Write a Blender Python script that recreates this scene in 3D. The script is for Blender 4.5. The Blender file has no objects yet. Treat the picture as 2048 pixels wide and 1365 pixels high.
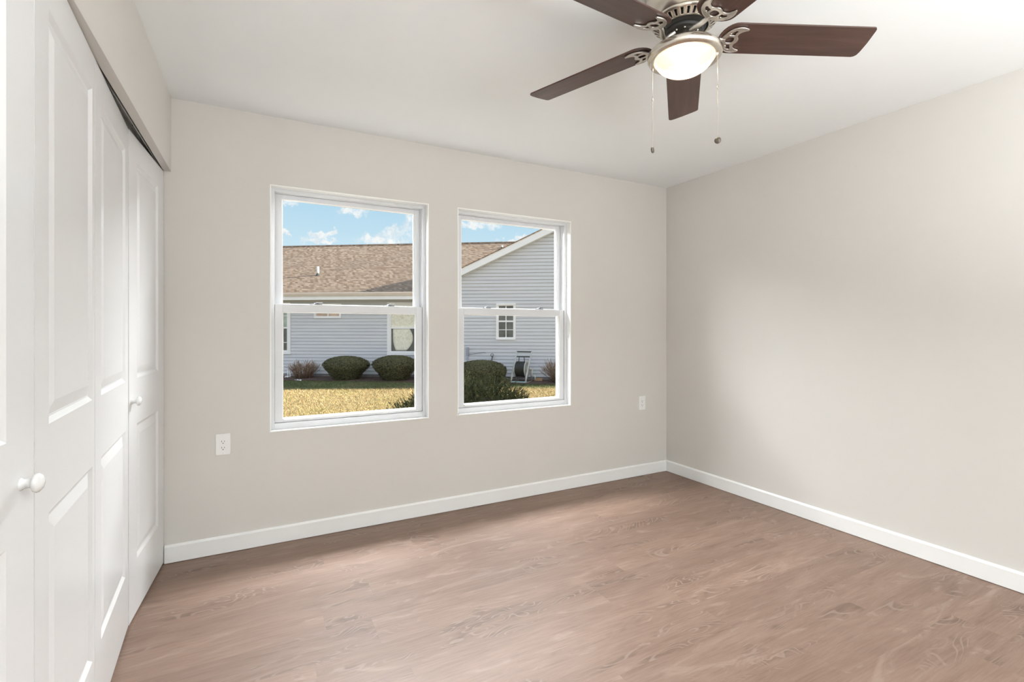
import bpy, bmesh, math, random
import numpy as np
from mathutils import Vector, Matrix
S = bpy.context.scene
COL = S.collection
PI = math.pi

# ---------------------------------------------------------------- camera, light, exposure
F = Vector((math.sin(math.radians(28)), math.cos(math.radians(28)), 0))      # optical axis
R = Vector((F.y, -F.x, 0))
cam = bpy.data.cameras.new('camera'); camo = bpy.data.objects.new('camera', cam); COL.objects.link(camo)
cam.sensor_width = 36; cam.lens = 36 * 980 / 2048; cam.shift_y = -25.5 / 2048
cam.clip_start = 0.02; cam.clip_end = 400
camo.location = (0, 0, 1.23); camo.rotation_euler = (PI / 2, 0, math.radians(-28))
S.camera = camo
vs = S.view_settings
vs.view_transform = 'Standard'; vs.look = 'None'; vs.exposure = 0.0; vs.gamma = 1.0; vs.use_curve_mapping = False

def sun_lamp():
    l = bpy.data.lights.new('sun', 'SUN'); o = bpy.data.objects.new('sun', l); COL.objects.link(o)
    l.energy = 13.5; l.angle = math.radians(0.6); l.color = (1.0, 0.93, 0.80)
    d = Vector((0.898, -0.313, 0.309))
    o.rotation_euler = d.to_track_quat('Z', 'Y').to_euler(); o.location = (12, -2, 8)
sun_lamp()

def area(name, loc, target, sx, sy, energy, color=(1, 1, 1)):
    l = bpy.data.lights.new(name, 'AREA'); o = bpy.data.objects.new(name, l); COL.objects.link(o)
    l.shape = 'RECTANGLE'; l.size = sx; l.size_y = sy; l.energy = energy; l.color = color
    o.location = loc
    o.rotation_euler = (Vector(loc) - Vector(target)).to_track_quat('Z', 'Y').to_euler()
    return o
# weak fill lamp added in an unseen doorway of the left wall, behind the camera
area('doorway_fill', (-0.52, -1.50, 1.08), (1.5, -0.9, 1.1), 1.2, 2.0, 6, (0.955, 0.98, 1.0))
# added fill lamp, out of view behind the camera, bounced off the ceiling
area('bounce_fill', (1.35, -1.40, 1.25), (1.35, -1.42, 2.44), 2.2, 1.8, 204, (0.925, 0.975, 0.995))
# added area lamps, hidden above the window heads, standing in for skylight
for wx_ in (0.5625, 1.701):
    area('window_fill', (wx_, 4.10, 2.56), (wx_ + 0.05, 1.2, 0.85), 1.9, 0.6, 150, (0.945, 0.975, 1.0))

# ---------------------------------------------------------------- node helpers
class G:
    def __init__(self, nt): self.nt = nt
    def n(self, t, **kw):
        nd = self.nt.nodes.new(t)
        for k, v in kw.items(): setattr(nd, k, v)
        return nd
    def lk(self, a, b): self.nt.links.new(a, b)
    def put(self, sock, v):
        if isinstance(v, bpy.types.NodeSocket): self.lk(v, sock)
        else: sock.default_value = v
    def m(self, op, a, b=None, c=None, clamp=False):
        nd = self.n('ShaderNodeMath', operation=op); nd.use_clamp = clamp
        for i, v in enumerate((a, b, c)):
            if v is not None: self.put(nd.inputs[i], v)
        return nd.outputs[0]
    def v(self, op, a, b=None, out=0):
        nd = self.n('ShaderNodeVectorMath', operation=op); self.put(nd.inputs[0], a)
        if b is not None: self.put(nd.inputs[1], b)
        return nd.outputs[out]
    def xyz(self, x, y, z):
        nd = self.n('ShaderNodeCombineXYZ')
        for i, q in enumerate((x, y, z)): self.put(nd.inputs[i], q)
        return nd.outputs[0]
    def sep(self, v):
        nd = self.n('ShaderNodeSeparateXYZ'); self.lk(v, nd.inputs[0]); return nd.outputs
    def mix(self, f, a, b, blend='MIX'):
        nd = self.n('ShaderNodeMix', data_type='RGBA', blend_type=blend)
        self.put(nd.inputs[0], f); self.put(nd.inputs[6], a); self.put(nd.inputs[7], b)
        return nd.outputs[2]
    def ramp(self, f, stops, interp='LINEAR'):
        nd = self.n('ShaderNodeValToRGB'); cr = nd.color_ramp; cr.interpolation = interp
        while len(cr.elements) > 1: cr.elements.remove(cr.elements[-1])
        cr.elements[0].position, cr.elements[0].color = stops[0]
        for p, c in stops[1:]:
            e = cr.elements.new(p); e.color = c
        self.put(nd.inputs[0], f); return nd.outputs[0]
    def noise(self, vec, scale, detail=3, rough=0.5, dist=0.0, dim='3D'):
        nd = self.n('ShaderNodeTexNoise', noise_dimensions=dim)
        if vec is not None: self.lk(vec, nd.inputs['Vector'])
        nd.inputs['Scale'].default_value = scale; nd.inputs['Detail'].default_value = detail
        nd.inputs['Roughness'].default_value = rough; nd.inputs['Distortion'].default_value = dist
        return nd.outputs[0]
    def obj(self): return self.n('ShaderNodeTexCoord').outputs['Object']
    def smooth(self, x, a, b):
        nd = self.n('ShaderNodeMapRange', interpolation_type='SMOOTHSTEP')
        self.put(nd.inputs[0], x); nd.inputs[1].default_value = a; nd.inputs[2].default_value = b
        return nd.outputs[0]

def c4(c): return (c[0], c[1], c[2], 1)
def new_mat(name):
    m = bpy.data.materials.new(name); m.use_nodes = True
    g = G(m.node_tree); b = m.node_tree.nodes['Principled BSDF']
    return m, g, b
def bump(g, b, h, strength, dist=0.01):
    nd = g.n('ShaderNodeBump'); nd.inputs['Strength'].default_value = strength; nd.inputs['Distance'].default_value = dist
    g.lk(h, nd.inputs['Height']); g.lk(nd.outputs[0], b.inputs['Normal'])
def simple(name, col, rough=0.5, metal=0.0, var=0.0, vscale=8.0, bstr=0.0, bscale=300.0, coat=0.0):
    m, g, b = new_mat(name)
    b.inputs['Roughness'].default_value = rough; b.inputs['Metallic'].default_value = metal
    if coat: b.inputs['Coat Weight'].default_value = coat
    if var:
        n = g.noise(g.obj(), vscale, 4, 0.6)
        f = g.smooth(n, 0.3, 0.7)
        g.lk(g.mix(f, c4([x * (1 - var) for x in col]), c4([min(1, x * (1 + var)) for x in col])), b.inputs['Base Color'])
    else: b.inputs['Base Color'].default_value = c4(col)
    if bstr: bump(g, b, g.noise(g.obj(), bscale, 2), bstr, 0.002)
    return m

M = {}
M['wall'] = simple('wall_paint', (0.675, 0.648, 0.612), 0.75, var=0.012, vscale=1.5, bstr=0.06, bscale=420)
M['ceiling'] = simple('ceiling_paint', (0.87, 0.888, 0.885), 0.85, var=0.01, vscale=1.5, bstr=0.05, bscale=400)
M['trim'] = simple('white_trim_paint', (0.86, 0.86, 0.85), 0.38, var=0.01, vscale=3)
M['door'] = simple('white_door_paint', (0.755, 0.755, 0.757), 0.30, var=0.01, vscale=2, bstr=0.10, bscale=160)
M['knob'] = simple('white_knob_enamel', (0.78, 0.78, 0.775), 0.18, var=0.01)
M['vinyl'] = simple('white_vinyl', (0.72, 0.73, 0.745), 0.35, var=0.01, vscale=5)
M['bead'] = simple('white_plaster_bead', (0.93, 0.93, 0.91), 0.5, var=0.01)
M['plate'] = simple('white_plastic', (0.87, 0.87, 0.86), 0.3, var=0.008)
M['slot'] = simple('dark_slot', (0.04, 0.04, 0.04), 0.6, var=0.1)
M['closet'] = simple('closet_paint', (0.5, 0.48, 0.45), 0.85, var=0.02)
M['track'] = simple('aluminium_track', (0.42, 0.42, 0.41), 0.45, 0.7, var=0.08)
M['nickel'] = simple('brushed_nickel', (0.66, 0.61, 0.54), 0.27, 1.0, var=0.06, vscale=20)
M['iron'] = simple('satin_nickel_casting', (0.62, 0.59, 0.55), 0.32, 1.0, var=0.08, vscale=30)
M['black'] = simple('black_motor', (0.02, 0.018, 0.016), 0.45, var=0.1)
M['chain'] = simple('bead_chain_metal', (0.40, 0.37, 0.33), 0.35, 0.8, var=0.05)
M['fob'] = simple('dark_bronze_fob', (0.14, 0.12, 0.10), 0.4, 0.6, var=0.2, vscale=200)
M['latch'] = simple('grey_latch', (0.27, 0.28, 0.30), 0.4, 0.2, var=0.05)

def floor_mat():
    m, g, b = new_mat('oak_vinyl_planks')
    o = g.obj(); x, y, z = g.sep(o)
    W, L = 0.19, 1.22
    yr = g.m('DIVIDE', g.m('ADD', y, 0.165), W)
    row = g.m('FLOOR', yr); fy = g.m('FRACT', yr)
    wn = g.n('ShaderNodeTexWhiteNoise', noise_dimensions='1D'); g.lk(row, wn.inputs['W'])
    xr = g.m('ADD', g.m('DIVIDE', x, L), g.m('MULTIPLY', wn.outputs[0], 7.0))
    colm = g.m('FLOOR', xr); fx = g.m('FRACT', xr)
    w2 = g.n('ShaderNodeTexWhiteNoise', noise_dimensions='2D'); g.lk(g.xyz(row, colm, 0), w2.inputs['Vector'])
    rid = w2.outputs[0]
    off = g.v('SCALE', w2.outputs[1]); off.node.inputs['Scale'].default_value = 40.0
    base = g.v('ADD', o, off)
    # long streaky figure, fine pores, dark knotty patches with pale growth rings, pale wisps
    n1 = g.noise(g.v('MULTIPLY', base, (1.5, 8.0, 1.0)), 1.5, 6, 0.62, 0.9)
    n2 = g.noise(g.v('MULTIPLY', base, (7.0, 120.0, 1.0)), 1.0, 4, 0.65, 0.3)
    n3 = g.noise(g.v('MULTIPLY', base, (1.7, 5.0, 1.0)), 1.0, 2, 0.5, 0.9)
    rings = g.m('SINE', g.m('MULTIPLY', n3, 135.0))
    nd = g.noise(g.v('MULTIPLY', base, (1.7, 5.2, 1.0)), 1.05, 4, 0.55, 1.3)
    dark = g.smooth(nd, 0.54, 0.70)
    swirl = g.m('MULTIPLY', g.smooth(rings, 0.45, 1.0), g.smooth(nd, 0.53, 0.62))
    wisp = g.smooth(g.noise(g.v('MULTIPLY', base, (2.0, 7.5, 1.0)), 1.1, 5, 0.6, 1.8), 0.56, 0.74)
    c = g.ramp(n1, [(0.25, (0.182, 0.108, 0.074, 1)), (0.48, (0.232, 0.145, 0.104, 1)), (0.62, (0.264, 0.170, 0.125, 1)), (0.80, (0.32, 0.22, 0.168, 1))])
    c = g.mix(g.m('MULTIPLY', wisp, 0.52), c, (0.40, 0.29, 0.23, 1))
    c = g.mix(g.m('MULTIPLY', dark, 0.68), c, (0.120, 0.068, 0.045, 1))
    c = g.mix(g.m('MULTIPLY', g.smooth(n2, 0.38, 0.72), 0.26), c, (0.37, 0.26, 0.20, 1))
    c = g.mix(g.m('MULTIPLY', g.m('SUBTRACT', 1.0, g.smooth(n2, 0.28, 0.46)), 0.24), c, (0.14, 0.083, 0.058, 1))
    c = g.mix(g.m('MULTIPLY', swirl, 0.42), c, (0.40, 0.30, 0.245, 1))
    tint = g.m('MULTIPLY_ADD', rid, 0.12, 0.86)
    c = g.mix(1.0, c, g.xyz(tint, tint, tint), 'MULTIPLY')
    ey = g.m('MINIMUM', fy, g.m('SUBTRACT', 1.0, fy)); ex = g.m('MINIMUM', fx, g.m('SUBTRACT', 1.0, fx))
    seam = g.m('MAXIMUM', g.m('SUBTRACT', 1.0, g.smooth(ey, 0.002, 0.009)), g.m('SUBTRACT', 1.0, g.smooth(ex, 0.0004, 0.0016)))
    c = g.mix(g.m('MULTIPLY', seam, 0.10), c, (0.16, 0.105, 0.08, 1))
    g.lk(c, b.inputs['Base Color'])
    rg = g.m('MULTIPLY_ADD', n1, 0.14, 0.44); g.lk(rg, b.inputs['Roughness'])
    b.inputs['Specular IOR Level'].default_value = 0.6
    bump(g, b, g.m('SUBTRACT', g.m('MULTIPLY', n2, 0.5), g.m('MULTIPLY', seam, 0.5)), 0.08, 0.002)
    return m
M['floor'] = floor_mat()

def blade_mat():
    m, g, b = new_mat('walnut_blade')
    v = g.v('MULTIPLY', g.obj(), (2.5, 26.0, 8.0))
    n = g.noise(v, 1.0, 5, 0.6, 0.5)
    g.lk(g.ramp(n, [(0.3, (0.052, 0.025, 0.018, 1)), (0.55, (0.082, 0.041, 0.030, 1)), (0.75, (0.115, 0.060, 0.044, 1))]), b.inputs['Base Color'])
    b.inputs['Roughness'].default_value = 0.36
    bump(g, b, n, 0.05, 0.002)
    return m
M['blade'] = blade_mat()

def bowl_mat():
    m, g, b = new_mat('lit_opal_glass')
    b.inputs['Base Color'].default_value = (0.16, 0.145, 0.12, 1); b.inputs['Roughness'].default_value = 0.25
    f = g.smooth(g.noise(g.obj(), 14, 2), 0.35, 0.65)
    g.lk(g.mix(f, (1.0, 0.87, 0.66, 1), (1.0, 0.89, 0.70, 1)), b.inputs['Emission Color']); b.inputs['Emission Strength'].default_value = 0.86
    t = g.n('ShaderNodeBsdfTransparent'); t.inputs[0].default_value = (1.0, 0.95, 0.86, 1)
    mx = g.n('ShaderNodeMixShader'); mx.inputs[0].default_value = 0.20
    out = m.node_tree.nodes['Material Output']
    g.lk(b.outputs[0], mx.inputs[1]); g.lk(t.outputs[0], mx.inputs[2]); g.lk(mx.outputs[0], out.inputs[0])
    return m
M['bowl'] = bowl_mat()

def glass_mat():
    m = bpy.data.materials.new('window_glass'); m.use_nodes = True
    nt = m.node_tree; nt.nodes.clear(); g = G(nt)
    out = g.n('ShaderNodeOutputMaterial'); t = g.n('ShaderNodeBsdfTransparent'); gl = g.n('ShaderNodeBsdfGlossy')
    t.inputs[0].default_value = (0.985, 0.99, 0.985, 1); gl.inputs['Roughness'].default_value = 0.02
    mx = g.n('ShaderNodeMixShader'); mx.inputs[0].default_value = 0.002; g.lk(t.outputs[0], mx.inputs[1]); g.lk(gl.outputs[0], mx.inputs[2])
    g.lk(mx.outputs[0], out.inputs[0])
    return m
M['glass'] = glass_mat()

# outdoor materials
def siding_mat():
    m, g, b = new_mat('blue_grey_vinyl_siding')
    o = g.obj(); z = g.sep(o)[2]
    n = g.noise(g.v('MULTIPLY', o, (0.5, 0.5, 3.0)), 1.5, 4, 0.6)
    c = g.mix(g.smooth(n, 0.35, 0.65), (0.62, 0.635, 0.685, 1), (0.66, 0.675, 0.715, 1))
    # algae and splash stains low on the wall
    st = g.m('MULTIPLY', g.smooth(g.noise(o, 2.2, 5, 0.65), 0.50, 0.66), g.m('SUBTRACT', 1.0, g.smooth(z, 0.35, 0.95)))
    c = g.mix(g.m('MULTIPLY', st, 0.55), c, (0.52, 0.66, 0.62, 1))
    g.lk(c, b.inputs['Base Color']); b.inputs['Roughness'].default_value = 0.5
    return m
M['siding'] = siding_mat()
def shingle_mat():
    m, g, b = new_mat('tan_asphalt_shingles')
    o = g.obj(); x, y, z = g.sep(o)
    s = g.m('MULTIPLY', z, 2.42)          # distance up the slope
    r = g.m('DIVIDE', s, 0.145); row = g.m('FLOOR', r); fr = g.m('FRACT', r)
    wn = g.n('ShaderNodeTexWhiteNoise', noise_dimensions='1D'); g.lk(row, wn.inputs['W'])
    xr = g.m('ADD', g.m('DIVIDE', g.m('ADD', x, g.m('MULTIPLY', y, 0.7)), 0.095), g.m('MULTIPLY', wn.outputs[0], 9.0))
    w2 = g.n('ShaderNodeTexWhiteNoise', noise_dimensions='2D'); g.lk(g.xyz(row, g.m('FLOOR', xr), 0), w2.inputs['Vector'])
    c = g.ramp(w2.outputs[0], [(0.0, (0.23, 0.145, 0.092, 1)), (0.35, (0.33, 0.225, 0.150, 1)), (0.7, (0.40, 0.285, 0.20, 1)), (1.0, (0.50, 0.38, 0.28, 1))])
    band = g.noise(g.v('MULTIPLY', o, (0.55, 0.55, 0.9)), 0.9, 3, 0.55)
    c = g.mix(g.m('MULTIPLY', g.smooth(band, 0.45, 0.68), 0.45), c, (0.27, 0.205, 0.15, 1))
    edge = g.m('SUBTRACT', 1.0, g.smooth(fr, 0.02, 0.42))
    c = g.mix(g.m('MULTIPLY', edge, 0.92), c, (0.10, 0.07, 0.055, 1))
    g.lk(c, b.inputs['Base Color']); b.inputs['Roughness'].default_value = 0.9
    bump(g, b, g.m('MULTIPLY', fr, -1.0), 0.15, 0.006)
    return m
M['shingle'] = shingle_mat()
M['house_white'] = simple('white_house_trim', (0.92, 0.925, 0.95), 0.5, var=0.02, vscale=2)
M['gutter'] = simple('almond_gutter', (0.86, 0.76, 0.70), 0.45, var=0.03, vscale=2)
M['soffit'] = simple('beige_soffit', (0.72, 0.66, 0.56), 0.6, var=0.03)
M['foundation'] = simple('grey_foundation', (0.36, 0.36, 0.37), 0.85, var=0.1)
M['house_pane'] = simple('dim_window_pane', (0.14, 0.145, 0.13), 0.08, var=0.25, vscale=3)
M['green_pane'] = simple('curtained_green_pane', (0.42, 0.50, 0.44), 0.12, var=0.2, vscale=2)
M['warm_pane'] = simple('pane_with_drawn_shade', (0.58, 0.44, 0.35), 0.3, var=0.25, vscale=3)
def lace_mat():
    m, g, b = new_mat('cream_lace')
    n = g.noise(g.obj(), 9, 6, 0.7, 1.5)
    g.lk(g.ramp(n, [(0.35, (0.74, 0.71, 0.57, 1)), (0.5, (0.90, 0.87, 0.73, 1)), (0.62, (0.96, 0.95, 0.85, 1))]), b.inputs['Base Color'])
    b.inputs['Roughness'].default_value = 0.9
    return m
M['lace'] = lace_mat()
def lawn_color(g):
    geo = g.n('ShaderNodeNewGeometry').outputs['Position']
    # dormant tan turf, greener along the neighbouring house, with its shadow band painted in
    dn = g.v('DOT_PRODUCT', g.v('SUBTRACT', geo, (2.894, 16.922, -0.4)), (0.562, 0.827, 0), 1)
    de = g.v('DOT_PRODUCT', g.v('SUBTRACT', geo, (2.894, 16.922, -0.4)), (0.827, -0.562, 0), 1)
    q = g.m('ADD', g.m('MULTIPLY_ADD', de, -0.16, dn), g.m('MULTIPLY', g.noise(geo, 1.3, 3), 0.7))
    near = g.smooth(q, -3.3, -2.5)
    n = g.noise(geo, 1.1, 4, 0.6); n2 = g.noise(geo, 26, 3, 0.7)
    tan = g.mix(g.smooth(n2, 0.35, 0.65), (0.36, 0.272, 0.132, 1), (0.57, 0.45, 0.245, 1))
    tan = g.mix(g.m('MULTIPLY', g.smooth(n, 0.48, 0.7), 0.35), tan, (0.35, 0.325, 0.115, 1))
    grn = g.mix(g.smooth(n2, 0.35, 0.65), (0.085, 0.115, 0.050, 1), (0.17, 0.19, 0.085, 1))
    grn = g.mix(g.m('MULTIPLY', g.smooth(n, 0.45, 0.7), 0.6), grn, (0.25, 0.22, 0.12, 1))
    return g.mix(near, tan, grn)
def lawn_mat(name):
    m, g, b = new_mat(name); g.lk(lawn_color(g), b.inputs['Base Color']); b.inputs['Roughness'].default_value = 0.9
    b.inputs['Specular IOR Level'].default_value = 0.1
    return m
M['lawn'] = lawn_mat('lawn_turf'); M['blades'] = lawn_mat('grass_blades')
M['mulch'] = simple('brown_mulch', (0.10, 0.062, 0.048), 0.95, var=0.5, vscale=22, bstr=0.6, bscale=40)
def leaf_mat(name, stops, scale):
    m, g, b = new_mat(name)
    n = g.noise(g.obj(), scale, 4, 0.7)
    g.lk(g.ramp(n, stops), b.inputs['Base Color']); b.inputs['Roughness'].default_value = 0.65
    b.inputs['Specular IOR Level'].default_value = 0.2
    return m
M['yew'] = leaf_mat('yew_leaves', [(0.3, (0.065, 0.068, 0.032, 1)), (0.5, (0.115, 0.112, 0.054, 1)), (0.7, (0.175, 0.158, 0.08, 1))], 14)
M['yew_core'] = simple('yew_twigs', (0.035, 0.032, 0.018), 0.9, var=0.3, vscale=12)
M['juniper'] = leaf_mat('juniper_needles', [(0.3, (0.038, 0.050, 0.024, 1)), (0.5, (0.070, 0.082, 0.036, 1)), (0.64, (0.13, 0.125, 0.058, 1)), (0.76, (0.28, 0.235, 0.12, 1))], 7)
M['juniper_core'] = simple('juniper_wood', (0.055, 0.042, 0.026), 0.9, var=0.3, vscale=12)
M['twig'] = leaf_mat('bare_twigs', [(0.3, (0.16, 0.10, 0.068, 1)), (0.5, (0.31, 0.215, 0.155, 1)), (0.7, (0.48, 0.38, 0.30, 1))], 12)
M['reel_grey'] = simple('grey_resin', (0.52, 0.53, 0.50), 0.5, var=0.06)
M['reel_dark'] = simple('dark_resin', (0.07, 0.075, 0.075), 0.5, var=0.2)
M['hose'] = simple('black_hose', (0.035, 0.036, 0.032), 0.45, var=0.2)
M['teal'] = simple('pale_teal_resin', (0.36, 0.50, 0.47), 0.5, var=0.08)
M['conduit'] = simple('grey_conduit', (0.38, 0.40, 0.46), 0.5, var=0.1)
M['pvc'] = simple('white_pvc', (0.88, 0.88, 0.88), 0.4, var=0.02)
M['brass'] = simple('weathered_spigot', (0.16, 0.15, 0.15), 0.45, 0.5, var=0.2)
M['brick'] = simple('tan_block', (0.46, 0.30, 0.17), 0.9, var=0.2)
M['roofdark'] = simple('own_roof', (0.2, 0.17, 0.15), 0.9, var=0.1)

# ---------------------------------------------------------------- world
def world():
    w = bpy.data.worlds.new('sky'); S.world = w; w.use_nodes = True
    nt = w.node_tree; nt.nodes.clear(); g = G(nt)
    out = g.n('ShaderNodeOutputWorld'); bg = g.n('ShaderNodeBackground'); g.lk(bg.outputs[0], out.inputs[0])
    d = g.n('ShaderNodeTexCoord').outputs['Generated']
    z = g.sep(d)[2]
    sky = g.ramp(z, [(0.0, (0.72, 0.86, 0.92, 1)), (0.12, (0.64, 0.82, 0.92, 1)), (0.20, (0.52, 0.75, 0.90, 1)), (0.30, (0.40, 0.66, 0.87, 1)), (1.0, (0.25, 0.47, 0.80, 1))])
    # cumulus: soft elliptical puffs at bearings along the far roofline, broken up by noise
    warp = g.v('SCALE', g.v('SUBTRACT', g.n('ShaderNodeTexNoise').outputs[1], (0.5, 0.5, 0.5)))
    wn = [x for x in nt.nodes if x.type == 'TEX_NOISE'][-1]
    g.lk(d, wn.inputs['Vector']); wn.inputs['Scale'].default_value = 55.0; wn.inputs['Detail'].default_value = 6.0; wn.inputs['Roughness'].default_value = 0.6
    warp.node.inputs['Scale'].default_value = 0.045
    dw = g.v('ADD', d, warp)
    dx, dy, dz = g.sep(dw)
    puffs = [(790, 466, 28, 12), (824, 452, 22, 24), (772, 480, 56, 11), (638, 470, 22, 7), (664, 466, 12, 6), (640, 482, 34, 5), (705, 421, 34, 9),
             (572, 465, 9, 6), (580, 404, 12, 6), (960, 450, 40, 9), (1046, 478, 17, 9), (1010, 486, 34, 5), (880, 470, 40, 14), (500, 470, 30, 14), (430, 440, 40, 12), (1200, 460, 60, 16), (1330, 430, 70, 20)]
    dens = None
    for (u, v, ru, rv) in puffs:
        c = (F + R * ((u - 1024) / 980) + Vector((0, 0, (657 - v) / 980)))
        k = 980 * c.length
        c.normalize()
        # tangent frame: horizontal bearing and height
        t = Vector((c.y, -c.x, 0)).normalized()
        a = g.v('DOT_PRODUCT', g.v('SUBTRACT', dw, tuple(c)), tuple(t * (k / 980 * 980 / ru / (c.to_2d().length + 0.0))), 1)
        hgt = g.m('MULTIPLY', g.m('SUBTRACT', dz, c.z), 980 / rv)
        q = g.m('ADD', g.m('MULTIPLY', a, a), g.m('MULTIPLY', hgt, hgt))
        p = g.m('SUBTRACT', 1.0, g.smooth(q, 0.25, 1.5))
        front = g.m('GREATER_THAN', g.v('DOT_PRODUCT', d, tuple(c), 1), 0.5)
        p = g.m('MULTIPLY', p, front)
        dens = p if dens is None else g.m('MAXIMUM', dens, p)
    n2 = g.noise(dw, 30, 6, 0.62)
    cl = g.m('MULTIPLY', dens, g.smooth(n2, 0.28, 0.55))
    # scattered cloud over the rest of the dome
    hi = g.m('MULTIPLY', g.smooth(g.noise(g.v('MULTIPLY', d, (1, 1, 2.2)), 3.2, 6, 0.6), 0.52, 0.70), g.smooth(z, 0.30, 0.45))
    cl = g.m('MAXIMUM', cl, g.m('MULTIPLY', hi, 0.8))
    shade = g.smooth(g.noise(dw, 42, 4, 0.6), 0.42, 0.66)
    cc = g.mix(shade, (0.96, 0.97, 0.97, 1), (0.72, 0.81, 0.88, 1))
    col = g.mix(g.m('MULTIPLY', cl, 0.95), sky, cc)
    # below the horizon: hazy ground tone
    col = g.mix(g.smooth(z, -0.02, 0.0), (0.45, 0.44, 0.40, 1), col)
    # brighter, whiter haze on the sunward half of the dome (behind the camera)
    hz = g.smooth(g.v('DOT_PRODUCT', d, tuple((Vector((0.876, -0.305, 0)) * 0.5 - F * 0.85).normalized()), 1), -0.25, 0.65)
    col = g.mix(g.m('MULTIPLY', hz, g.smooth(z, -0.02, 0.02)), col, (1.12, 1.17, 1.24, 1))
    g.lk(col, bg.inputs[0]); bg.inputs[1].default_value = 1.0
world()

# ---------------------------------------------------------------- mesh helpers
class MB:
    def __init__(self): self.v = []; self.f = []; self.sm = []
    def add(self, vs, fs, smooth=False, mat=None):
        b = len(self.v)
        self.v += [tuple(mat @ Vector(p)) if mat is not None else tuple(p) for p in vs]
        self.f += [tuple(b + i for i in f) for f in fs]; self.sm += [smooth] * len(fs)
        return self
    def box(self, lo, hi, mat=None):
        x0, y0, z0 = lo; x1, y1, z1 = hi
        vs = [(x0, y0, z0), (x1, y0, z0), (x1, y1, z0), (x0, y1, z0), (x0, y0, z1), (x1, y0, z1), (x1, y1, z1), (x0, y1, z1)]
        return self.add(vs, [(0, 3, 2, 1), (4, 5, 6, 7), (0, 1, 5, 4), (1, 2, 6, 5), (2, 3, 7, 6), (3, 0, 4, 7)], mat=mat)
    def prism(self, pts, z0, z1, mat=None):           # pts: ccw polygon in xy
        n = len(pts)
        vs = [(p[0], p[1], z0) for p in pts] + [(p[0], p[1], z1) for p in pts]
        fs = [tuple(range(n - 1, -1, -1)), tuple(range(n, 2 * n))] + [(i, (i + 1) % n, n + (i + 1) % n, n + i) for i in range(n)]
        return self.add(vs, fs, mat=mat)
    def lathe(self, prof, seg=48, mat=None, smooth=True, cap=False):   # prof: (r, z)
        vs = []; fs = []
        for r, z in prof:
            for i in range(seg):
                a = 2 * PI * i / seg; vs.append((r * math.cos(a), r * math.sin(a), z))
        for j in range(len(prof) - 1):
            for i in range(seg):
                k = (i + 1) % seg
                fs.append((j * seg + i, j * seg + k, (j + 1) * seg + k, (j + 1) * seg + i))
        if cap:
            fs.append(tuple(range(seg - 1, -1, -1))); fs.append(tuple(range((len(prof) - 1) * seg, len(prof) * seg)))
        return self.add(vs, fs, smooth, mat)
    def tube(self, pts, rad, seg=8, mat=None, caps=True):
        pts = [Vector(p) for p in pts]; n = len(pts)
        rads = rad if isinstance(rad, (list, tuple)) else [rad] * n
        vs = []; fs = []
        up = None
        for i, p in enumerate(pts):
            d = (pts[min(i + 1, n - 1)] - pts[max(i - 1, 0)]).normalized()
            if up is None:
                up = Vector((0, 0, 1)) if abs(d.z) < 0.9 else Vector((1, 0, 0))
            s = d.cross(up).normalized(); up = s.cross(d).normalized()
            for k in range(seg):
                a = 2 * PI * k / seg
                vs.append(p + s * (math.cos(a) * rads[i]) + up * (math.sin(a) * rads[i]))
        for i in range(n - 1):
            for k in range(seg):
                q = (k + 1) % seg
                fs.append((i * seg + k, i * seg + q, (i + 1) * seg + q, (i + 1) * seg + k))
        if caps:
            fs.append(tuple(range(seg - 1, -1, -1))); fs.append(tuple(range((n - 1) * seg, n * seg)))
        return self.add(vs, fs, True, mat)
    def build(self, name, m, parent=None, bevel=0, solid=0, mat=None, subsurf=0):
        me = bpy.data.meshes.new(name); me.from_pydata(self.v, [], self.f); me.validate()
        bm = bmesh.new(); bm.from_mesh(me)
        bmesh.ops.recalc_face_normals(bm, faces=bm.faces); bm.to_mesh(me); bm.free()
        if len(me.polygons) == len(self.sm):
            me.polygons.foreach_set('use_smooth', self.sm)
        me.materials.append(m)
        o = bpy.data.objects.new(name, me); COL.objects.link(o)
        if parent is not None: o.parent = parent
        if mat is not None: o.matrix_local = mat
        if solid:
            s = o.modifiers.new('solid', 'SOLIDIFY'); s.thickness = solid; s.offset = 0
        if bevel:
            bv = o.modifiers.new('bevel', 'BEVEL'); bv.width = bevel; bv.segments = 2; bv.limit_method = 'ANGLE'; bv.angle_limit = math.radians(40)
        return o

def tag(o, label=None, cat=None, group=None, kind=None):
    if label: o['label'] = label
    if cat: o['category'] = cat
    if group: o['group'] = group
    if kind: o['kind'] = kind
    return o
def empty(name, loc=(0, 0, 0), rz=0):
    o = bpy.data.objects.new(name, None); COL.objects.link(o); o.location = loc; o.rotation_euler = (0, 0, rz); o.empty_display_size = 0.1
    return o
def struct(o): o['kind'] = 'structure'; return o
def outline(name, loops, ext, bev, m, parent=None, mat=None):
    """filled 2-D outline (first loop) with holes (other loops), given a thickness and rounded edge"""
    cu = bpy.data.curves.new(name, 'CURVE'); cu.dimensions = '2D'; cu.fill_mode = 'BOTH'; cu.extrude = ext; cu.bevel_depth = bev; cu.bevel_resolution = 2
    for lp in loops:
        s = cu.splines.new('POLY'); s.points.add(len(lp) - 1)
        for i, p in enumerate(lp): s.points[i].co = (p[0], p[1], 0, 1)
        s.use_cyclic_u = True
    t = bpy.data.objects.new('tmp', cu); COL.objects.link(t)
    dg = bpy.context.evaluated_depsgraph_get()
    me = bpy.data.meshes.new_from_object(t.evaluated_get(dg)); me.name = name
    bpy.data.objects.remove(t); bpy.data.curves.remove(cu)
    me.materials.clear(); me.materials.append(m)
    o = bpy.data.objects.new(name, me); COL.objects.link(o)
    if parent is not None: o.parent = parent
    if mat is not None: o.matrix_local = mat
    return o
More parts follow.
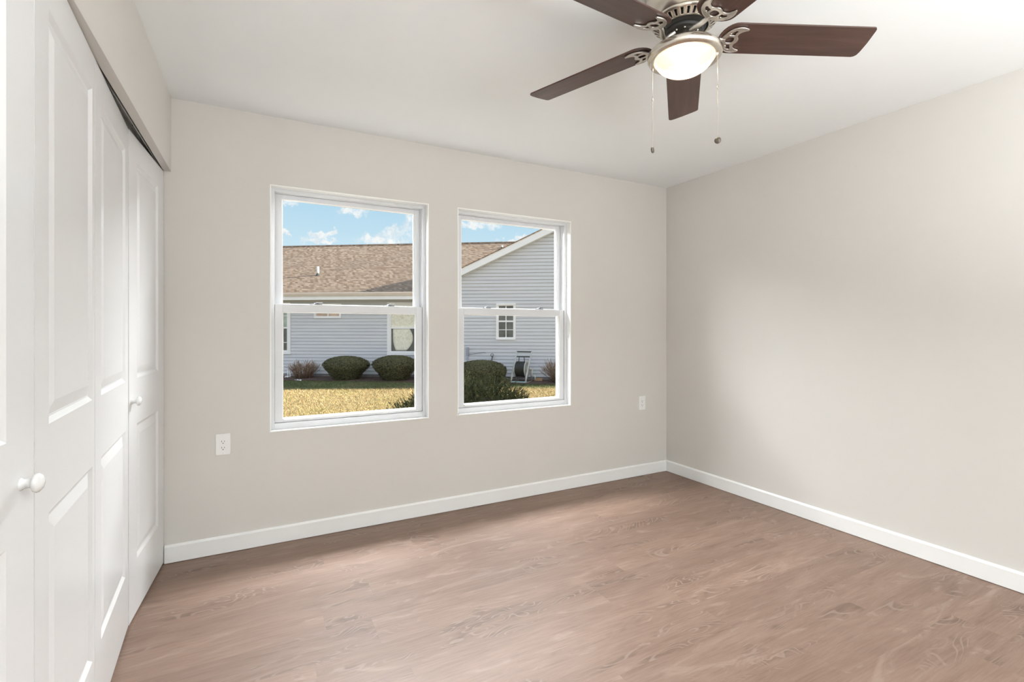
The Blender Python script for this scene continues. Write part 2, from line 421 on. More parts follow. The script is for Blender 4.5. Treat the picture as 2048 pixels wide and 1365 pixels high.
def spline(pts, n=10, closed=True):
    """Catmull-Rom through 2-D points"""
    out = []; N = len(pts)
    rng = range(N) if closed else range(N - 1)
    for i in rng:
        g = lambda k: Vector(pts[k % N]) if closed else Vector(pts[max(0, min(N - 1, k))])
        p0, p1, p2, p3 = g(i - 1), g(i), g(i + 1), g(i + 2)
        for j in range(n):
            t = j / n
            out.append(tuple(0.5 * ((2 * p1) + (-p0 + p2) * t + (2 * p0 - 5 * p1 + 4 * p2 - p3) * t * t + (-p0 + 3 * p1 - 3 * p2 + p3) * t ** 3)))
    if not closed: out.append(tuple(pts[-1]))
    return out

# ---------------------------------------------------------------- room shell
YB, XR, ZC = 3.111, 3.163, 2.44
YF = -3.2                                                      # wall behind the camera
def wx(y): return -0.372 - 0.0139 * (YB - y)                   # room face of the closet wall
WIN = [(0.096, 1.029), (1.239, 2.163)]; WZ = (0.640, 2.047); WT = 0.19

struct(MB().box((-1.2, YF - 0.2, -0.12), (XR + 0.2, YB + 0.02, 0)).build('floor', M['floor']))
struct(MB().box((-1.2, YF - 0.2, ZC), (XR + 0.2, YB + WT, ZC + 0.12)).build('ceiling', M['ceiling']))
mb = MB()
xs = [-1.2, WIN[0][0], WIN[0][1], WIN[1][0], WIN[1][1], XR + 0.2]
for i in (0, 2, 4): mb.box((xs[i], YB, -0.12), (xs[i + 1], YB + WT, ZC))
for i in (1, 3):
    mb.box((xs[i], YB, -0.12), (xs[i + 1], YB + WT, WZ[0])); mb.box((xs[i], YB, WZ[1]), (xs[i + 1], YB + WT, ZC))
struct(mb.build('wall_back', M['wall']))
struct(MB().box((XR, YF - 0.2, -0.12), (XR + 0.2, YB, ZC)).build('wall_right', M['wall']))
# closet wall: header over the bifold doors, then solid wall beside the camera
mb = MB()
def lw(y, d): return (wx(y) - d, y)
Y0 = 0.745
mb.prism([lw(Y0, 0.115), lw(Y0, 0), lw(YB, 0), lw(YB, 0.115)], 2.085, ZC)
mb.prism([lw(Y0, 0.033), lw(Y0, 0), lw(YB, 0), lw(YB, 0.033)], 2.052, 2.085)
mb.prism([lw(-0.84, 0.115), lw(-0.84, 0), lw(Y0, 0), lw(Y0, 0.115)], 0, ZC)        # pier, then an unseen doorway added for the fill lamp
mb.prism([lw(YF - 0.2, 0.115), lw(YF - 0.2, 0), lw(-2.14, 0), lw(-2.14, 0.115)], 0, ZC)
mb.prism([lw(-2.14, 0.115), lw(-2.14, 0), lw(-0.84, 0), lw(-0.84, 0.115)], 2.1, ZC)
struct(mb.build('wall_left', M['wall']))
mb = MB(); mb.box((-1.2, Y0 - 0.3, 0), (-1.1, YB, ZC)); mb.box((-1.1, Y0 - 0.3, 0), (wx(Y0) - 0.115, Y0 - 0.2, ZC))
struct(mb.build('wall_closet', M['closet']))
mb = MB()                                                       # wall behind the camera and the hall side beyond the doorway
mb.box((-1.2, YF - 0.2, 0), (XR, YF, ZC)); mb.box((-1.2, YF, 0), (-1.1, Y0 - 0.3, ZC))
struct(mb.build('wall_front', M['wall']))
# baseboards with a small eased top edge
def basebd(name, a, b, nrm):
    a, b, nrm = Vector(a), Vector(b), Vector(nrm)
    pr = [(0, 0.0), (0.013, 0.0), (0.013, 0.082), (0.006, 0.0915), (0, 0.0915)]
    vs = [a + nrm * d + Vector((0, 0, z)) for d, z in pr] + [b + nrm * d + Vector((0, 0, z)) for d, z in pr]
    n = len(pr)
    fs = [tuple(range(n)), tuple(range(2 * n - 1, n - 1, -1))] + [(i, (i + 1) % n, n + (i + 1) % n, n + i) for i in range(n)]
    struct(MB().add(vs, fs).build(name, M['trim']))
basebd('baseboard_back', (-0.400, YB, 0.003), (XR - 0.013, YB, 0.003), (0, -1, 0))
basebd('baseboard_right', (XR, YF, 0.003), (XR, YB, 0.003), (-1, 0, 0))

# ---------------------------------------------------------------- windows
def make_window(name, x0, x1):
    z0, z1 = WZ
    w = struct(empty(name, ((x0 + x1) / 2, YB, z0)))
    cx = (x0 + x1) / 2
    def P(mb): # absolute -> local
        return Matrix.Translation((-cx, -YB, -z0))
    def ring(y0, y1, ox0, ox1, oz0, oz1, l, r, bt, tp):
        q = MB(); T = P(None)
        q.box((ox0, y0, oz0), (ox0 + l, y1, oz1), T); q.box((ox1 - r, y0, oz0), (ox1, y1, oz1), T)
        q.box((ox0 + l, y0, oz0), (ox1 - r, y1, oz0 + bt), T); q.box((ox0 + l, y0, oz1 - tp), (ox1 - r, y1, oz1), T)
        return q
    # drywall corner bead round the opening
    ring(YB - 0.0025, YB + 0.006, x0 - 0.004, x1 + 0.004, z0 - 0.004, z1 + 0.004, 0.007, 0.007, 0.007, 0.007).build('reveal_bead', M['bead'], w, bevel=0.001)
    # white reveal lining
    ring(YB + 0.006, YB + 0.055, x0 - 0.002, x1 + 0.002, z0 - 0.002, z1 + 0.002, 0.0035, 0.0035, 0.0035, 0.0035).build('reveal_lining', M['trim'], w)
    fr = ring(YB + 0.052, YB + 0.135, x0, x1, z0, z1, 0.022, 0.022, 0.036, 0.020).build('window_frame', M['vinyl'], w, bevel=0.0015)
    # jamb track ribs
    q = MB(); T = P(None)
    for xa in (x0 + 0.022, x1 - 0.028):
        q.box((xa, YB + 0.093, 1.36), (xa + 0.006, YB + 0.097, z1 - 0.02), T)
    q.build('jamb_rib', M['vinyl'], fr)
    def sash(nm, y0, y1, zb, zt, bt, tp, st):
        s = ring(y0, y1, x0 + 0.024, x1 - 0.024, zb, zt, st, st, bt, tp).build(nm, M['vinyl'], w, bevel=0.0015)
        gx0, gx1, gz0, gz1 = x0 + 0.024 + st, x1 - 0.024 - st, zb + bt, zt - tp
        ym = (y0 + y1) / 2
        ring(y0 + 0.006, y1 - 0.006, gx0 - 0.001, gx1 + 0.001, gz0 - 0.001, gz1 + 0.001, 0.006, 0.006, 0.006, 0.006).build('glazing_bead', M['bead'], s, bevel=0.001)
        MB().box((gx0 + 0.002, ym - 0.002, gz0 + 0.002), (gx1 - 0.002, ym + 0.002, gz1 - 0.002), P(None)).build('glass_pane', M['glass'], s)
        return s
    lo = sash('lower_sash', YB + 0.058, YB + 0.088, 0.678, 1.372, 0.020, 0.046, 0.040)
    up = sash('upper_sash', YB + 0.100, YB + 0.130, 1.332, z1 - 0.021, 0.040, 0.026, 0.040)
    # finger lip along the bottom rail
    q = MB(); q.box((x0 + 0.07, YB + 0.046, 0.690), (x1 - 0.07, YB + 0.060, 0.698), P(None))
    q.build('lift_rail', M['bead'], lo, bevel=0.002)
    W = x1 - x0
    for f in (0.27, 0.745):
        x = x0 + W * f
        q = MB(); T = P(None) @ Matrix.Translation((x, YB + 0.082, 1.3725))
        q.lathe([(0.001, 0.011), (0.012, 0.011), (0.016, 0.006), (0.018, 0.0)], 20, T)
        q.box((-0.034, -0.012, 0), (0.034, 0.012, 0.005), T)
        q.box((-0.004, -0.016, 0.009), (0.036, -0.004, 0.015), T @ Matrix.Rotation(0.15, 4, 'Z'))
        q.build('sash_lock', M['latch'], lo, bevel=0.001)
    for f in (0.155, 0.80):
        x = x0 + W * f
        q = MB(); q.box((x, YB + 0.094, 2.008), (x + 0.068, YB + 0.101, 2.013), P(None))
        q.box((x - 0.002, YB + 0.0995, 2.012), (x + 0.070, YB + 0.1015, 2.020), P(None))
        q.build('tilt_latch', M['vinyl'], up)
    # outside casing
    ring(YB + 0.135, YB + 0.205, x0 - 0.04, x1 + 0.04, z0 - 0.04, z1 + 0.04, 0.042, 0.042, 0.042, 0.042).build('outer_casing', M['house_white'], w)
    return w
tag(make_window('window_1', *WIN[0]), 'left double-hung white vinyl window, nearer the closet doors', 'window')
tag(make_window('window_2', *WIN[1]), 'right double-hung white vinyl window, nearer the room corner', 'window')

# ---------------------------------------------------------------- bifold closet doors
def leaf(name, p, q, s0, s1, knob_s, label, zk=0.925):
    p, q = Vector(p), Vector(q); W = (q - p).length; d = (q - p) / W
    nrm = Vector((-d.y, d.x))                                  # towards the room (d runs to the camera)
    if nrm.x < 0: nrm = -nrm
    # local frame: x along the leaf, y out into the room, z up
    mat = Matrix(((d.x, nrm.x, 0, p.x), (d.y, nrm.y, 0, p.y), (0, 0, 1, 0), (0, 0, 0, 1)))
    zb, zt, T = 0.012, 2.046, 0.034
    xs = [0, s0, s1, W]; zs = [zb, 0.240, 0.820, 1.017, 1.942, zt]
    mb = MB()
    for i in range(3):
        for j in range(5):
            xa, xb, za, zc = xs[i], xs[i + 1], zs[j], zs[j + 1]
            if i == 1 and j in (1, 3):
                prof = [(0, 0), (0.012, -0.0080), (0.017, -0.0088), (0.044, -0.0022), (0.048, -0.0014)]
                rings = [[(xa + o, y, za + o), (xb - o, y, za + o), (xb - o, y, zc - o), (xa + o, y, zc - o)] for o, y in prof]
                vs = sum(rings, []); fs = []
                for k in range(len(prof) - 1):
                    for e in range(4):
                        f = (e + 1) % 4
                        fs.append((k * 4 + e, k * 4 + f, (k + 1) * 4 + f, (k + 1) * 4 + e))
                k = (len(prof) - 1) * 4; fs.append((k, k + 1, k + 2, k + 3))
                mb.add(vs, fs)
            else:
                mb.add([(xa, 0, za), (xb, 0, za), (xb, 0, zc), (xa, 0, zc)], [(0, 1, 2, 3)])
    # back and edges
    mb.add([(0, 0, zb), (W, 0, zb), (W, 0, zt), (0, 0, zt), (0, -T, zb), (W, -T, zb), (W, -T, zt), (0, -T, zt)],
           [(4, 7, 6, 5), (0, 4, 5, 1), (1, 5, 6, 2), (2, 6, 7, 3), (3, 7, 4, 0)])
    me = mb
    o = me.build(name, M['door']); o.matrix_world = mat
    bm = bmesh.new(); bm.from_mesh(o.data); bmesh.ops.remove_doubles(bm, verts=bm.verts, dist=1e-5); bmesh.ops.recalc_face_normals(bm, faces=bm.faces); bm.to_mesh(o.data); bm.free()
    struct(o); o['label'] = label; o['category'] = 'closet door'
    if knob_s is not None:
        k = MB()
        prof = [(0.0001, 0.0350), (0.007, 0.0343), (0.0135, 0.0318), (0.0182, 0.0272), (0.0192, 0.0238), (0.0172, 0.0200), (0.0118, 0.0172), (0.0088, 0.0140), (0.0085, 0.0100), (0.0098, 0.0045), (0.0122, 0.0015), (0.0126, 0.0)]
        k.lathe(prof, 32)
        km = Matrix.Translation((knob_s, 0, zk)) @ Matrix.Rotation(-PI / 2, 4, 'X')
        k.build('door_knob', M['knob'], o, mat=km)
    return o
leaf('door_1', (-0.4035, 3.105), (-0.443, 2.508), 0.117, 0.484, 0.560, 'white two-panel bifold leaf with knob, against the window wall')
leaf('door_2', (-0.445, 2.503), (-0.418, 1.903), 0.066, 0.515, None, 'white two-panel bifold leaf without knob, second from the window wall')
leaf('door_3', (-0.418, 1.898), (-0.394, 1.352), 0.030, 0.452, None, 'white two-panel bifold leaf without knob, third from the window wall')
leaf('door_4', (-0.394, 1.347), (-0.430, 0.751), 0.108, 0.490, 0.052, 'white two-panel bifold leaf with knob, nearest the camera')
# ceiling track of the closet doors
mb = MB()
for d0, d1, za, zb in ((0.040, 0.044, 2.055, 2.085), (0.068, 0.072, 2.055, 2.085), (0.040, 0.072, 2.081, 2.085)):
    mb.prism([lw(Y0, d1), lw(Y0, d0), lw(YB, d0), lw(YB, d1)], za, zb)
tr = struct(mb.build('trim_1', M['track'])); tr['label'] = 'grey metal door track under the closet header'
for y in (2.02, 2.55, 2.86):
    MB().lathe([(0.0001, 0.0), (0.004, 0.0), (0.004, 0.004)], 10, Matrix.Translation((wx(y) - 0.056, y, 2.077))).build('track_screw', M['slot'], tr)

# ---------------------------------------------------------------- outlets
def outlet(x, z, label):
    r = tag(empty('wall_outlet', (x, YB, z)), label, 'outlet', 'outlets on the window wall')
    w, h = 0.035, 0.0575
    q = MB()
    def rr(w, h, c=0.004): return [(-w + c, -h), (w - c, -h), (w, -h + c), (w, h - c), (w - c, h), (-w + c, h), (-w, h - c), (-w, -h + c)]
    Rm = Matrix.Rotation(PI / 2, 4, 'X')
    q.prism(rr(w, h), 0.0, 0.006, Rm)
    q.build('cover_plate', M['plate'], r, bevel=0.0015)
    q = MB(); q.prism(rr(0.0165, 0.0335, 0.002), 0.0055, 0.0078, Rm); rec = q.build('receptacle', M['plate'], r, bevel=0.0006)
    for zc in (0.0175, -0.0165):
        for xx, hh in ((-0.0065, 0.0042), (0.0065, 0.0034)):
            MB().box((xx - 0.0011, -0.0082, zc - hh), (xx + 0.0011, -0.0060, zc + hh)).build('blade_slot', M['slot'], rec)
        q = MB(); q.lathe([(0.0026, 0.0), (0.0026, 0.0022)], 14, Matrix.Translation((0, -0.0060, zc - 0.0105)) @ Rm, cap=True); q.build('ground_hole', M['slot'], rec)
    for zc in (0.0482, -0.0482):
        q = MB(); q.lathe([(0.0001, 0.0072), (0.0026, 0.0070), (0.0030, 0.0058)], 12, Matrix.Translation((0, 0, zc)) @ Rm); q.build('screw', M['plate'], r)
    return r
outlet(-0.137, 0.5945, 'white wall outlet low on the wall between closet doors and left window')
outlet(2.884, 0.6055, 'white wall outlet right of the right window, near the corner')

# ---------------------------------------------------------------- ceiling fan
FX, FY = 1.330, 1.224
def fan():
    r = tag(empty('ceiling_fan', (FX, FY, ZC)), 'brushed nickel ceiling fan with five dark walnut blades and a lit opal bowl', 'ceiling fan')
    T = lambda z=0: Matrix.Translation((0, 0, z - ZC))
    q = MB()
    q.lathe([(0.0001, 2.44), (0.128, 2.44), (0.131, 2.434), (0.131, 2.424), (0.126, 2.420), (0.126, 2.412), (0.131, 2.407), (0.133, 2.398), (0.131, 2.390), (0.126, 2.386), (0.126, 2.379), (0.129, 2.374),
             (0.130, 2.366), (0.128, 2.352), (0.123, 2.332), (0.117, 2.314), (0.111, 2.302), (0.108, 2.299)], 72, T())
    q.build('motor_housing', M['nickel'], r)
    # vented lower cap: 30 slots cut through a cone
    q = MB(); n = 30; sub = 5
    rows = [(0.1085, 2.299), (0.1085, 2.294), (0.104, 2.289), (0.1018, 2.2872), (0.0845, 2.2748), (0.0825, 2.2735), (0.079, 2.2725), (0.077, 2.2745)]
    seg = n * sub; vs = []; fs = []
    for rr_, z in rows:
        for i in range(seg):
            a = 2 * PI * i / seg; vs.append((rr_ * math.cos(a), rr_ * math.sin(a), z))
    for j in range(len(rows) - 1):
        for i in range(seg):
            if j == 3 and i % sub in (0, 1): continue
            if j == 3 and i % sub == 2 and False: continue
            k = (i + 1) % seg; fs.append((j * seg + i, j * seg + k, (j + 1) * seg + k, (j + 1) * seg + i))
    q.add(vs, fs, True, T()); q.build('vented_cap', M['nickel'], r, solid=0.0016)
    q = MB(); q.lathe([(0.0001, 2.297), (0.100, 2.297), (0.074, 2.284), (0.070, 2.268), (0.0001, 2.266)], 48, T()); q.build('motor_core', M['black'], r)
    q = MB(); q.lathe([(0.0001, 2.272), (0.060, 2.272), (0.062, 2.268), (0.062, 2.258), (0.058, 2.254), (0.0001, 2.254)], 48, T())
    fw = q.build('flywheel', M['black'], r)
    for a in range(10):
        an = a * 2 * PI / 10 + 0.15
        q = MB(); q.lathe([(0.0001, 2.2505), (0.003, 2.251), (0.0036, 2.254)], 10, Matrix.Translation((0.045 * math.cos(an), 0.045 * math.sin(an), -ZC)))
        q.build('screw', M['nickel'], fw)
    q = MB(); q.lathe([(0.0001, 2.256), (0.034, 2.256), (0.036, 2.252), (0.036, 2.214), (0.046, 2.208), (0.060, 2.205)], 48, T()); q.build('switch_housing', M['nickel'], r)
    q = MB()
    q.lathe([(0.058, 2.206), (0.080, 2.205), (0.100, 2.2015), (0.114, 2.196), (0.1215, 2.189), (0.1245, 2.181), (0.1235, 2.173), (0.1190, 2.1665), (0.1120, 2.1635), (0.1030, 2.1630), (0.1005, 2.1650), (0.1000, 2.176)], 80, T())
    q.build('light_ring', M['nickel'], r)
    q = MB(); pr = []
    for k in range(0, 15):
        t = k / 14 * PI / 2
        pr.append((max(0.0001, 0.0995 * math.cos(t)), 2.1700 - 0.0590 * math.sin(t) ** 1.15))
    q.lathe([(0.0985, 2.176)] + pr, 72, T()); q.build('glass_bowl', M['bowl'], r)
    l = bpy.data.lights.new('fan_lamp', 'POINT'); lo = bpy.data.objects.new('fan_lamp', l); COL.objects.link(lo); lo.parent = r
    l.energy = 16; l.color = (1.0, 0.90, 0.76); l.shadow_soft_size = 0.03; lo.location = (0, 0, 2.155 - ZC)
    # blades and irons
    a0 = -0.5162; pit0 = -0.2002; dr0 = 0.043
    da = [0.002, 0.0118, -0.0136, -0.0015, 0.0012]; dp = [0.0099, -0.0195, 0.039, -0.0288, -0.0007]; dz = [0.0044, -0.0146, 0.0034, 0.0036, 0.0032]
    w = 0.0649
    bl = []
    for k in range(13):                                         # rounded root
        t = -PI / 2 + PI * k / 12
        bl.append((0.168 - 0.050 * math.cos(t), 0.066 * math.sin(t)))
    bl = [(x, -y) for x, y in bl][::-1]                         # from -w to +w on the root side
    bl = bl[::-1]
    tip = [(0.608, -w), (0.613, -w + 0.002), (0.6165, -w + 0.007), (0.618, -w + 0.014), (0.6245, 0.0), (0.6262, w - 0.024), (0.6245, w - 0.010), (0.619, w - 0.003), (0.611, w)]
    loop = bl + tip
    claw = spline([(0.126, 0.0), (0.131, 0.019), (0.143, 0.038), (0.160, 0.0505), (0.180, 0.0545), (0.199, 0.0495), (0.2015, 0.0455), (0.194, 0.0425), (0.182, 0.0365), (0.1755, 0.028), (0.1745, 0.0195), (0.1765, 0.013), (0.1805, 0.008), (0.1825, 0.0),
                   (0.1805, -0.008), (0.1765, -0.013), (0.1745, -0.0195), (0.1755, -0.028), (0.182, -0.0365), (0.194, -0.0425), (0.2015, -0.0455), (0.199, -0.0495), (0.180, -0.0545), (0.160, -0.0505), (0.143, -0.038), (0.131, -0.019)], 6)
    def hole(pts): return spline(pts, 5)
    holes = [hole([(0.143, -0.009), (0.150, -0.014), (0.166, -0.012), (0.171, 0.0), (0.166, 0.012), (0.150, 0.014), (0.143, 0.009), (0.140, 0.0)])]
    for s in (1, -1):
        holes.append(hole([(0.146, s * 0.021), (0.154, s * 0.0195), (0.166, s * 0.020), (0.167, s * 0.027), (0.172, s * 0.0385), (0.163, s * 0.0415), (0.152, s * 0.033)][::s]))
    for k in range(5):
        a = a0 + k * math.radians(72) + da[k]; q_ = pit0 + dp[k]; dr = dr0 + dz[k]
        base = Matrix.Translation((0, 0, 2.245 - ZC)) @ Matrix.Rotation(a, 4, 'Z') @ Matrix.Rotation(math.atan(dr), 4, 'Y') @ Matrix.Rotation(q_, 4, 'X')
        b = outline('blade', [loop], 0.0015, 0.0012, M['blade'], r, base)
        ir = outline('blade_iron', [claw] + holes, 0.0010, 0.0016, M['iron'], r, base @ Matrix.Translation((0, 0, -0.0062)))
        # raised rim running along the claw
        q = MB(); q.tube([(x, y, -0.0016) for x, y in claw + claw[:1]], 0.0019, 6, caps=False)
        q.build('raised_rim', M['iron'], ir)
        # arm sweeping down from the flywheel and out to the claw
        q = MB()
        arm = []
        for (x, y, z) in [(0.047, -0.004, 0.006), (0.056, -0.012, -0.004), (0.068, -0.018, -0.0145), (0.084, -0.018, -0.0185), (0.100, -0.011, -0.014), (0.114, -0.003, -0.006), (0.129, 0.0, -0.002), (0.141, 0.0, -0.002)]:
            arm.append((x, y, z + 0.004))
        sp = spline([(p[0], p[1]) for p in arm], 5, False); sz = spline([(p[0], p[2]) for p in arm], 5, False)
        pts = [(sp[i][0], sp[i][1], sz[i][1]) for i in range(len(sp))]
        n_ = len(pts)
        q.tube(pts, [0.0062 + 0.0020 * math.sin(PI * i / n_) for i in range(n_)], 10)
        q.build('arm', M['iron'], ir)
        for (x, y) in ((0.137, 0.0), (0.150, 0.027), (0.150, -0.027)):
            s = MB(); s.lathe([(0.0001, -0.0032), (0.0028, -0.0026), (0.0036, -0.0008)], 12, Matrix.Translation((x, y, -0.0008))); s.build('screw', M['nickel'], ir)
    # pull chains
    for (x, y, zc, zb, kind) in ((1.276, 1.321, 2.053, 1.883, 0), (1.394, 1.138, 2.046, 1.877, 1)):
        lx, ly = x - FX, y - FY
        q = MB(); q.lathe([(0.0001, -0.008), (0.0022, -0.0075), (0.003, -0.002), (0.004, 0.001)], 12, Matrix.Translation((lx, ly, 2.1625 - ZC)))
        q.tube([(lx, ly, 2.158 - ZC), (lx, ly, zc - ZC)], 0.0009, 6)
        q.lathe([(0.0001, 0.006), (0.002, 0.005), (0.0026, 0.0), (0.002, -0.005), (0.0001, -0.006)], 10, Matrix.Translation((lx, ly, zc - ZC)))
        z = zc - 0.006
        while z > zb:
            q.lathe([(0.0001, 0.0013), (0.0011, 0.0009), (0.0014, 0.0), (0.0011, -0.0009), (0.0001, -0.0013)], 6, Matrix.Translation((lx, ly, z - ZC)))
            z -= 0.0034
        q.tube([(lx, ly, zc - ZC), (lx, ly, zb - ZC)], 0.0005, 4)
        ch = q.build('pull_chain', M['chain'], r)
        f = MB()
        ay = math.atan2(-y, -x)
        if kind:
            mt = Matrix.Translation((lx, ly, zb - 0.0105 - ZC)) @ Matrix.Rotation(ay - 0.15, 4, 'Z') @ Matrix.Rotation(PI / 2, 4, 'Y')
            f.lathe([(0.0001, -0.003), (0.0095, -0.003), (0.0108, -0.0015), (0.0108, 0.0015), (0.0095, 0.003), (0.0001, 0.003)], 28, mt)
        else:
            mt = Matrix.Translation((lx, ly, zb - 0.0105 - ZC)) @ Matrix.Rotation(ay + 1.2, 4, 'Z') @ Matrix.Rotation(PI / 2, 4, 'Y')
            f.lathe([(0.0001, -0.003), (0.0095, -0.003), (0.0108, -0.0015), (0.0108, 0.0015), (0.0095, 0.003), (0.0001, 0.003)], 28, mt)
        f.build('chain_fob', M['fob'], ch)
fan()

# ---------------------------------------------------------------- outside: ground and own house
GZ = -0.40
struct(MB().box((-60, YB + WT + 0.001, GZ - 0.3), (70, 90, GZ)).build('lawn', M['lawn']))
# rest of this house: the wall runs on to the right under its eave, and throws the near shade
struct(MB().box((XR + 0.2, YB + 0.02, GZ), (10.5, YB + WT, 2.55)).build('wall_exterior', M['siding']))
mb = MB(); mb.add([(-2.5, YB + WT + 0.45, 2.60), (10.9, YB + WT + 0.45, 2.60), (10.9, -2.2, 4.9), (-2.5, -2.2, 4.9), (-2.5, YB + WT + 0.45, 2.70), (10.9, YB + WT + 0.45, 2.70), (10.9, -2.2, 5.0), (-2.5, -2.2, 5.0)],
                  [(0, 1, 2, 3), (7, 6, 5, 4), (0, 4, 5, 1), (1, 5, 6, 2), (2, 6, 7, 3), (3, 7, 4, 0)])
struct(mb.build('roof', M['roofdark']))

OH = Vector((2.894, 16.922, GZ)); AH = math.radians(-34.2)
EH = Vector((math.cos(AH), math.sin(AH), 0)); NH = Vector((-EH.y, EH.x, 0))
def H(e, n, z=0): return OH + EH * e + NH * n + Vector((0, 0, z))

# ---------------------------------------------------------------- the neighbouring house
def laps(mb, e0, e1, z0, z1, n, top=None, step=0.109, holes=()):
    """overlapping siding courses facing -n; top(z) gives the left/right limits under a gable; holes are window rectangles"""
    z = z0
    while z < z1 - 0.005:
        zt = min(z + step, z1)
        spans = [(e0, e1)] if top is None else [top(z, zt)]
        for (ha, hb, hz0, hz1) in holes:
            if zt > hz0 + 0.01 and z < hz1 - 0.01:
                ns = []
                for (a, b, c, d) in [(s if len(s) == 4 else (s[0], s[1], s[0], s[1])) for s in spans]:
                    if hb <= min(a, c) or ha >= max(b, d): ns.append((a, b, c, d)); continue
                    ns.append((a, ha, c, ha)); ns.append((hb, b, hb, d))
                spans = ns
        for s in spans:
            a, b, c, d = s if len(s) == 4 else (s[0], s[1], s[0], s[1])
            if b - a < 0.01: continue
            zq = z + 0.007
            vs = [(a, n - 0.016, zq), (b, n - 0.016, zq), (d, n, zt), (c, n, zt), (a, n + 0.02, zq), (b, n + 0.02, zq), (d, n + 0.02, zt), (c, n + 0.02, zt)]
            mb.add(vs, [(0, 1, 2, 3), (0, 4, 5, 1), (4, 7, 6, 5), (3, 2, 6, 7), (0, 3, 7, 4), (1, 5, 6, 2)])
        z = zt
def house():
    h = tag(empty('house', OH, AH), 'neighbouring house with blue-grey siding, tan shingle roof and white-trimmed gable across the lawn', 'house')
    MB().box((-9, 0.03, 0), (2.55, 0.3, 0.12)).box((2.55, -0.27, 0), (12.25, 0.0, 0.12)).build('foundation', M['foundation'], h)
    q = MB(); laps(q, -9, 2.55, 0.10, 2.62, 0.0, holes=[(-3.16, -2.12, 0.80, 2.45), (-1.20, -0.34, 2.0, 2.42), (1.34, 2.40, 0.80, 2.44)])
    q.box((-9, 0.02, 0.1), (2.55, 0.10, 2.62)); q.build('siding', M['siding'], h)
    # gable wing, slightly forward
    rk = lambda e: 3.283 + 0.459 * (e - 3.854)          # underside of the left rake
    ER = 7.35; ztop = rk(ER)
    inv = lambda z: 3.854 + (z - 3.283) / 0.459
    def lim(z, zt):
        a = max(2.55, inv(z)); c = max(2.55, inv(zt)); return (a, 2 * ER - a, c, 2 * ER - c)
    q = MB(); laps(q, 2.55, 12.15, 0.10, ztop - 0.02, -0.30, lim, holes=[(4.99, 5.535, 1.30, 2.385)])
    q.box((2.55, -0.28, 0.1), (12.15, -0.2, 2.62)); q.box((2.55, -0.28, 0.1), (2.60, 0.05, 2.62))
    q.build('gable_siding', M['siding'], h)
    # main roof: eave n -0.45, ridge n 5.0
    def slab(pts, t, name, m):
        vs = [p for p in pts] + [(p[0], p[1], p[2] - t) for p in pts]; n = len(pts)
        return MB().add(vs, [tuple(range(n)), tuple(range(2 * n - 1, n - 1, -1))] + [(i, (i + 1) % n, n + (i + 1) % n, n + i) for i in range(n)]).build(name, m, h)
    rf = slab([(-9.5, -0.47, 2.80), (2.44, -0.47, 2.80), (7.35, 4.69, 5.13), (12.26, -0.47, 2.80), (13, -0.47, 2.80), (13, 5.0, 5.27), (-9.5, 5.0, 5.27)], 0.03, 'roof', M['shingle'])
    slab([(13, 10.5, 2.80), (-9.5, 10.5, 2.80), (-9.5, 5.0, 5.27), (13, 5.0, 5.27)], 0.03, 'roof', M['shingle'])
    MB().box((-9.5, 4.9, 5.23), (13, 5.1, 5.285)).build('ridge_cap', M['shingle'], rf)
    # wing roof
    for s in (1, -1):
        e0 = 2.44; el = ER - s * (ER - e0); z0 = rk(e0) + 0.245; z1 = rk(ER) + 0.245
        slab([(el, -0.52, z0), (ER, -0.52, z1), (ER, 4.75, z1), (el, -0.38, z0)][::s], 0.03, 'gable_roof', M['shingle'])
        # rake board
        MB().add([(el, -0.50, rk(e0)), (ER, -0.50, rk(ER)), (ER, -0.50, z1 - 0.03), (el, -0.50, z0 - 0.03), (el, -0.47, rk(e0)), (ER, -0.47, rk(ER)), (ER, -0.47, z1 - 0.03), (el, -0.47, z0 - 0.03)],
                 [(0, 1, 2, 3), (4, 7, 6, 5), (0, 4, 5, 1), (3, 2, 6, 7), (0, 3, 7, 4), (1, 5, 6, 2)]).build('rake_board', M['house_white'], h)
        MB().add([(el, -0.47, rk(e0)), (ER, -0.47, rk(ER)), (ER, -0.27, rk(ER)), (el, -0.27, rk(e0)), (el, -0.47, rk(e0) + 0.03), (ER, -0.47, rk(ER) + 0.03), (ER, -0.27, rk(ER) + 0.03), (el, -0.27, rk(e0) + 0.03)],
                 [(0, 3, 2, 1), (4, 5, 6, 7), (0, 1, 5, 4), (1, 2, 6, 5), (2, 3, 7, 6), (3, 0, 4, 7)]).build('soffit', M['house_white'], h)
    # eave of the main roof
    MB().box((-9.5, -0.44, 2.555), (2.5, -0.41, 2.79)).build('fascia', M['house_white'], h)
    MB().add([(-9.5, -0.53, 2.79), (-9.5, -0.53, 2.76), (-9.5, -0.49, 2.685), (-9.5, -0.44, 2.685), (-9.5, -0.44, 2.79), (2.46, -0.53, 2.79), (2.46, -0.53, 2.76), (2.46, -0.49, 2.685), (2.46, -0.44, 2.685), (2.46, -0.44, 2.79)],
             [(0, 1, 2, 3, 4), (9, 8, 7, 6, 5), (0, 5, 6, 1), (1, 6, 7, 2), (2, 7, 8, 3), (3, 8, 9, 4), (4, 9, 5, 0)]).build('gutter', M['gutter'], h)
    MB().box((-9.5, -0.41, 2.575), (2.55, 0.02, 2.60)).build('soffit', M['soffit'], h)
